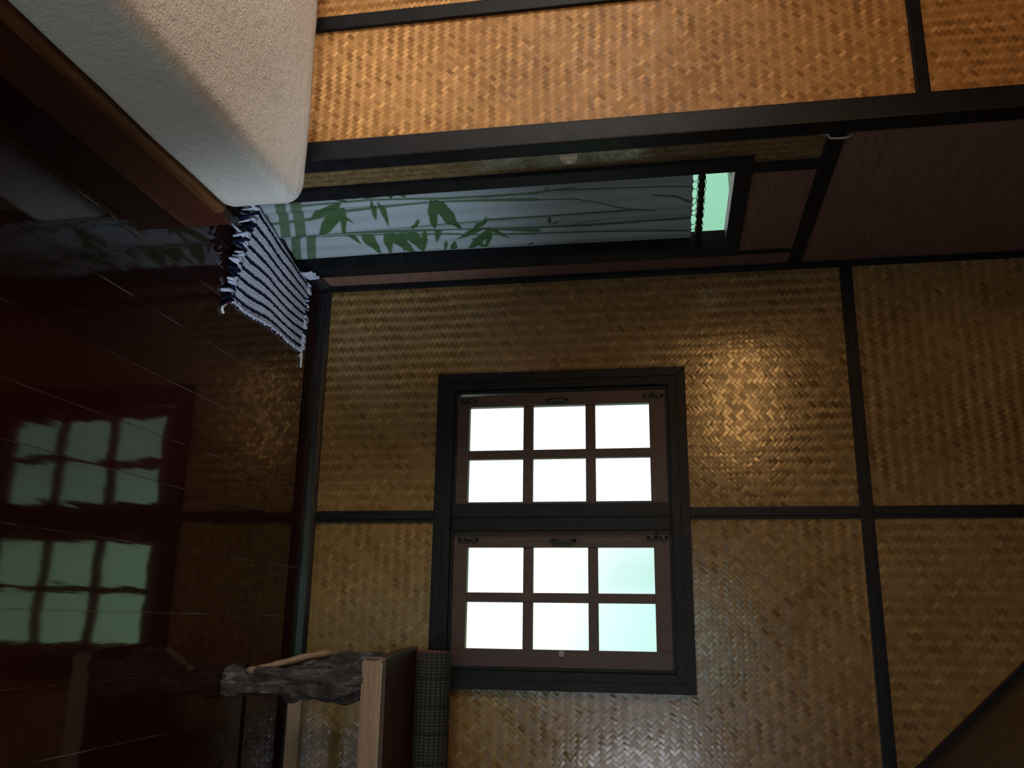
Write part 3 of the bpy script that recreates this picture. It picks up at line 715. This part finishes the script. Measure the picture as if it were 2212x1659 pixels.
for fx in (-1.275, -2.355):
    for fy in (0.30, 1.25, 2.20):
        bm = bmesh.new(); box(bm, fx - 0.03, fx + 0.03, fy - 0.03, fy + 0.03, 0.001, 0.155, bevel=0.003)
        link('leg', bm, M_bedw, bed)
def mattress():
    bm = bmesh.new()
    x0, x1, y0, y1, z0, z1 = -2.36, -1.196, 0.30, 2.326, 0.192, 0.438
    nx, ny, nz = 44, 76, 12
    R_, RV = 0.045, 0.10
    cx, cy, cz = (x0 + x1) / 2, (y0 + y1) / 2, (z0 + z1) / 2
    hx, hy, hz = (x1 - x0) / 2, (y1 - y0) / 2, (z1 - z0) / 2
    bmesh.ops.create_cube(bm, size=2.0)
    bmesh.ops.subdivide_edges(bm, edges=list(bm.edges), cuts=39, use_grid_fill=True)
    for v in bm.verts:
        c = v.co
        # concentrate the mesh lines towards the edges
        f = lambda t_: math.copysign(1 - (1 - abs(t_)) ** 1.35, t_)
        p = Vector((f(c.x) * hx, f(c.y) * hy, f(c.z) * hz))
        # plan corners rounded RV, edges rounded R_
        q = Vector((max(-(hx - RV), min(hx - RV, p.x)), max(-(hy - RV), min(hy - RV, p.y))))
        d = Vector((p.x, p.y)) - q
        if d.length > 1e-6:
            m_ = max(abs(d.x), abs(d.y)) ; dd = d.normalized() * m_
            p.x, p.y = q.x + dd.x, q.y + dd.y
        # horizontal inset for rounded rim
        ez = abs(p.z) - (hz - R_)
        dist = RV - (Vector((p.x, p.y)) - q).length if d.length > 1e-6 else 1.0
        if ez > 0 and d.length > 1e-6 and dist < R_:
            a = min(1, ez / R_); b_ = 1 - dist / R_
            L = math.hypot(a, b_)
            if L > 1e-6:
                m2 = max(a, b_); a, b_ = a / L * m2, b_ / L * m2
            newd = RV - R_ + b_ * R_
            dv = (Vector((p.x, p.y)) - q)
            dv = dv.normalized() * newd
            p.x, p.y = q.x + dv.x, q.y + dv.y
            p.z = math.copysign(hz - R_ + a * R_, p.z)
        w_ = Vector((cx + p.x, cy + p.y, cz + p.z))
        n1 = noise.noise(w_ * 4.0) * 0.006 + noise.noise(w_ * 13.0) * 0.0022
        if p.z > 0: w_.z += n1
        w_.x += n1 * 0.8 if p.x > 0 else 0
        v.co = w_
    return bm
mo = link('mattress', mattress(), M_matt, smooth=True)
tag(mo, 'thick cream towelling-covered mattress lying on the low bed', 'mattress')

# ---------------------------------------------------------------- rag rug
rug = thing('rug', (-1.20, 2.92, FZ), 'grey and navy striped rag rug between the bed and the back wall', 'rug')
NU, NV = 150, 150
near_r, far_r = Vector((-1.047, 2.625)), Vector((-1.054, 3.228))
near_l, far_l = Vector((-1.366, 2.585)), Vector((-1.345, 3.240))
def rug_point(u, v):
    """u: 0 at the room side, 1 at the curtain side; v: 0 near, 1 at the back wall"""
    a = near_r.lerp(far_r, v); b = near_l.lerp(far_l, v)
    p = a.lerp(b, u)
    p.x += 0.006 * math.sin(v * 9 + u * 3) * (1 - u)
    rise = 0.088 * (1 - v) * u ** 1.35
    z = FZ + 0.007 + rise + 0.0015 * math.sin(v * 17 + u * 4) * math.sin(u * 9) ** 2
    # the far end pushes up against the baseboard on the room side
    return Vector((p.x, p.y, z))
bm = bmesh.new(); g = []; vals = []
for i in range(NU + 1):
    r_ = []
    for k in range(NV + 1):
        u, v = i / NU, k / NV
        p = rug_point(u, v)
        su = u * 9.0 + 0.04 * math.sin(v * 8 + u * 5) + 0.09 * noise.noise(Vector((u * 40, v * 50, 3)))
        ph = su - math.floor(su)
        st = 1.0 if 0.40 < ph < 0.74 else 0.0
        rib = math.sin(su * 2 * math.pi * 3)
        p.z += 0.0006 * rib + 0.0014 * noise.noise(Vector((u * 60, v * 90, 0)))
        r_.append(bm.verts.new(p)); vals.append(st)
    g.append(r_)
for i in range(NU):
    for k in range(NV): bm.faces.new((g[i][k], g[i + 1][k], g[i + 1][k + 1], g[i][k + 1]))
rm = link('woven_body', bm, M_rug, rug, smooth=True)
at = rm.data.attributes.new('stripe', 'FLOAT', 'POINT')
for i, v in enumerate(vals): at.data[i].value = v
so = rm.modifiers.new('thickness', 'SOLIDIFY'); so.thickness = 0.006; so.offset = -1.0
rr_ = random.Random(11)
for end in (0, 1):
    bm = bmesh.new()
    for q in range(34):
        u = (q + rr_.uniform(-0.4, 1.4)) / 34; u = max(0.01, min(0.99, u))
        p = rug_point(u, end); L = rr_.choice([0.02, 0.03, 0.04, 0.055]) * rr_.uniform(0.8, 1.2) if end == 0 else rr_.uniform(0.012, 0.020)
        dy = -1 if end == 0 else 1
        dx = rr_.uniform(-0.9, 0.9)
        mi = 1 if rr_.random() < 0.38 else 0
        e1 = p + Vector((dx * L * 0.5, dy * L * 0.5, 0.002)); e2 = p + Vector((dx * L * 1.2, dy * L, -(p.z - FZ) * (0.5 if end == 0 else 0.0)))
        e2.z = max(FZ + 0.006, e2.z if end == 0 else p.z + 0.004); e1.z = max(FZ + 0.007, e1.z)
        if end == 1: e2.y = min(e2.y, YB - 0.052); e1.y = min(e1.y, YB - 0.052)
        tube(bm, [p - Vector((0, dy * 0.010, -0.001)), e1, e2], [0.0058, 0.0066, 0.0042], 6, mi, disp=0.002, seed=q)
    link('fringe', bm, [M_fr_l, M_fr_d], rug)
# ragged selvedge on the room side
bm = bmesh.new()
for q in range(60):
    v = (q + rr_.random()) / 60; p = rug_point(0, v)
    tube(bm, [p + Vector((-0.006, 0, 0.001)), p + Vector((rr_.uniform(0.003, 0.010), rr_.uniform(-0.008, 0.008), rr_.uniform(-0.002, 0.002)))], [0.0042, 0.0026], 5, 0)
link('ragged_edge', bm, M_fr_l, rug)
bm = bmesh.new()
A = rug_point(0.0, 0.0)
pts = spline([A + Vector((-0.01, 0.01, 0)), A + Vector((0.016, -0.024, 0.001)), A + Vector((0.045, -0.052, -0.001)), A + Vector((0.062, -0.040, -0.002))], 6)
tube(bm, pts, [0.005] * len(pts), 6, flat=0.6)
for f in bm.faces:
    c = f.calc_center_median()
    f.material_index = 1 if 0.012 < (c - A).x < 0.026 else 0
o = link('loose_strip', bm, [M_white, M_red], rug); o['label'] = 'loose white rag strip with a red band'
bm = bmesh.new(); B = rug_point(0.0, 1.0)
pts = spline([B + Vector((-0.012, -0.02, 0)), B + Vector((0.012, -0.004, 0.001)), B + Vector((0.040, 0.000, 0.0)), B + Vector((0.068, 0.006, -0.002))], 5)
tube(bm, pts, [0.006, 0.006] + [0.0052] * (len(pts) - 2), 6, flat=0.6)
tube(bm, [B + Vector((0.004, -0.006, 0)), B + Vector((0.030, -0.022, 0))], 0.003, 5)
o = link('loose_strip', bm, M_white, rug); o['label'] = 'pale rag strip trailing off the far corner'
# grey rag flap by the curtain foot
bm = bmesh.new()
F = rug_point(1.0, 0.86)
for q in range(4):
    tube(bm, [F + Vector((-0.0, -0.02 + q * 0.010, 0.0)), F + Vector((0.006, -0.018 + q * 0.013, 0.024)), F + Vector((-0.002, -0.016 + q * 0.018, 0.050 + 0.006 * (q % 2)))], [0.008, 0.009, 0.007], 6, flat=0.5, disp=0.002, seed=q)
link('rag_flap', bm, M_fr_l, rug)

# ---------------------------------------------------------------- bench on driftwood legs
ZS = 0.56
bench = thing('bench', (0.6, 3.14, 0), 'rustic bench with a pale front beam on gnarled driftwood legs below the window', 'bench')
bm = bmesh.new()
prism(bm, [(0.132, 2.918), (1.22, 2.918), (1.22, 2.966), (0.118, 2.966), (0.122, 2.94)], 'Z', ZS - 0.068, ZS - 0.002, bevel=0.004)
fb = link('front_beam', bm, M_light, bench); fb['label'] = 'pale timber beam along the front'
bm = bmesh.new()
prism(bm, [(2.930, ZS - 0.060), (2.955, ZS - 0.062), (2.958, ZS - 0.012), (2.938, ZS - 0.006), (2.926, ZS - 0.030)], 'X', 0.1145, 0.124, bevel=0.003)
link('beam_end', bm, M_endgr, bench)
bm = bmesh.new()
prism(bm, [(0.120, 2.967), (1.22, 2.967), (1.22, 3.345), (0.090, 3.345), (0.104, 3.1)], 'Z', ZS - 0.030, ZS, bevel=0.003)
link('seat', bm, M_seat, bench)
bm = bmesh.new()
tube(bm, [(x, 2.9225, ZS - 0.0015) for x in [0.135 + 0.03 * q for q in range(36)]], 0.0022, 6)  # thin pale line along the beam's front top edge
link('pale_edge', bm, simple('pale_edge_timber', (0.42, 0.38, 0.36), 0.35, 0.4, (40, 4, 4), 0.3), bench)
bm = bmesh.new(); box(bm, 0.16, 1.22, 3.275, 3.310, 0.090, 0.142, bevel=0.004)
o = link('stretcher', bm, M_light, bench); o['label'] = 'pale low rear rail'
def leg(pts, radii, seed, nseg=12, seg=34, disp=0.028):
    bm = bmesh.new()
    P = spline([Vector(p) for p in pts], nseg); Rr = [q[0] for q in spline([Vector((r, 0, 0)) for r in radii], nseg)]
    tube(bm, P, Rr, seg, disp=disp, seed=seed)
    return bm
front = leg([(0.206, 2.945, 0.0), (0.206, 2.948, 0.05), (0.200, 2.945, 0.13), (0.196, 2.950, 0.20), (0.200, 2.952, 0.27), (0.192, 2.950, 0.34), (0.206, 2.952, 0.42), (0.196, 2.955, 0.47), (0.190, 2.955, 0.500)],
            [0.036, 0.040, 0.043, 0.047, 0.055, 0.053, 0.058, 0.052, 0.046], 1.0)
# knots and a stub on the trunk
for c, r in (((0.252, 2.945, 0.245), 0.018), ((0.168, 2.915, 0.135), 0.016), ((0.245, 2.95, 0.435), 0.022), ((0.158, 2.93, 0.36), 0.02)):
    bmesh.ops.create_icosphere(front, subdivisions=3, radius=r, matrix=Matrix.Translation(c) @ Matrix.Diagonal((1, 1, 1.6, 1)))
for v in front.verts:
    v.co.z = min(ZS - 0.03, v.co.z)
    v.co.z = max(0.0, v.co.z)
l1 = link('leg', front, M_log, bench, smooth=True); l1['label'] = 'gnarled grey-black driftwood leg'
bm = leg([(0.196, 2.975, 0.12), (0.178, 3.02, 0.19), (0.160, 3.09, 0.27), (0.150, 3.15, 0.36), (0.150, 3.20, 0.46), (0.160, 3.22, ZS - 0.032)], [0.018, 0.026, 0.036, 0.042, 0.046, 0.045], 5.0, disp=0.014)
link('root_branch', bm, M_log, l1, smooth=True)
bm = bmesh.new()
tube(bm, spline([(0.166, 2.925, 0.115), (0.150, 2.965, 0.165), (0.128, 3.03, 0.235), (0.112, 3.10, 0.31)], 5), [0.012, 0.013, 0.013, 0.012] * 4, 10, disp=0.004, seed=3)
o = link('peeled_branch', bm, M_light, l1, smooth=True); o['label'] = 'pale peeled side branch'
bm = bmesh.new(); bmesh.ops.create_icosphere(bm, subdivisions=3, radius=0.017, matrix=Matrix.Translation((0.166, 2.915, 0.118)) @ Matrix.Diagonal((0.8, 0.8, 1.7, 1)))
o = link('knot', bm, M_light, l1, smooth=True); o['label'] = 'pale cut knot'
for px, py, sd in ((1.10, 2.95, 8.0), (1.08, 3.25, 12.0), (0.20, 3.27, 17.0)):
    r0 = 0.045 if px > 1 else 0.028
    bm = leg([(px, py, 0.0), (px + 0.01, py, 0.15), (px - 0.01, py, 0.30), (px, py, ZS - 0.032)], [r0, r0, r0 * 1.15, r0], sd, seg=16, disp=0.01)
    for v in bm.verts:
        v.co.z = min(ZS - 0.03, v.co.z)
        v.co.z = max(0.0, v.co.z)
    link('leg', bm, M_log, bench, smooth=True)

# rolled reed mat on the bench
rm_ = thing('rolled_mat', (0.6, 3.322, ZS), 'rolled dark green checked reed mat lying along the back of the bench', 'mat')
R0 = 0.0635; yc, zc = 3.325, ZS + R0 + 0.0035
bm = bmesh.new(); rings = []; vals = []
NX = 520; NA = 84; XA, XB = 0.108, 1.16
for i in range(NX + 1):
    x = XA + (XB - XA) * i / NX; ring = []
    for k in range(NA):
        a = 2 * math.pi * k / NA
        line_a = (k % 4 == 0)                      # cords round... along the roll
        band = ((x * 1000) % 11.0) / 11.0
        wide = ((x * 1000) % 96.0)
        chk = 0.15
        if line_a: chk = 1.0
        elif band > 0.62: chk = 0.80
        if wide < 13: chk = max(chk, 0.70)
        r_ = R0 + 0.0011 * math.cos(k % 4 / 4 * 2 * math.pi) * -1 + 0.0008 * math.sin(band * 2 * math.pi)
        ring.append(bm.verts.new((x, yc + r_ * math.cos(a), zc + r_ * math.sin(a)))); vals.append(chk)
    rings.append(ring)
for i in range(NX):
    for k in range(NA): bm.faces.new((rings[i][k], rings[i][(k + 1) % NA], rings[i + 1][(k + 1) % NA], rings[i + 1][k]))
o = link('mat_surface', bm, M_mat, rm_, smooth=True)
at = o.data.attributes.new('check', 'FLOAT', 'POINT')
for i, v in enumerate(vals): at.data[i].value = v
# spiral end of the roll
bm = bmesh.new()
turns = 6; N = 200; prev = None
for q in range(N + 1):
    th = q / N * turns * 2 * math.pi; r_ = 0.006 + (R0 - 0.009) * q / N
    c, s_ = math.cos(th), math.sin(th)
    cur4 = [bm.verts.new((xx, yc + (r_ + dr) * c, zc + (r_ + dr) * s_)) for xx, dr in ((XA - 0.003 + 0.002 * math.sin(th), 0), (XA - 0.003 + 0.002 * math.sin(th), 0.006), (XA + 0.03, 0.006), (XA + 0.03, 0))]
    if prev:
        for e in range(4): bm.faces.new((prev[e], prev[(e + 1) % 4], cur4[(e + 1) % 4], cur4[e]))
    prev = cur4
o = link('rolled_end', bm, M_matend, rm_); o['label'] = 'reddish coiled end'
bm = bmesh.new()
tube(bm, [(XA + 0.012, yc, zc), (XA + 0.014, yc, zc)], R0 - 0.001, 48); link('core', bm, M_matend, rm_)

for o_ in (bed, mo, bench, rm_): scale_about_cam(o_)
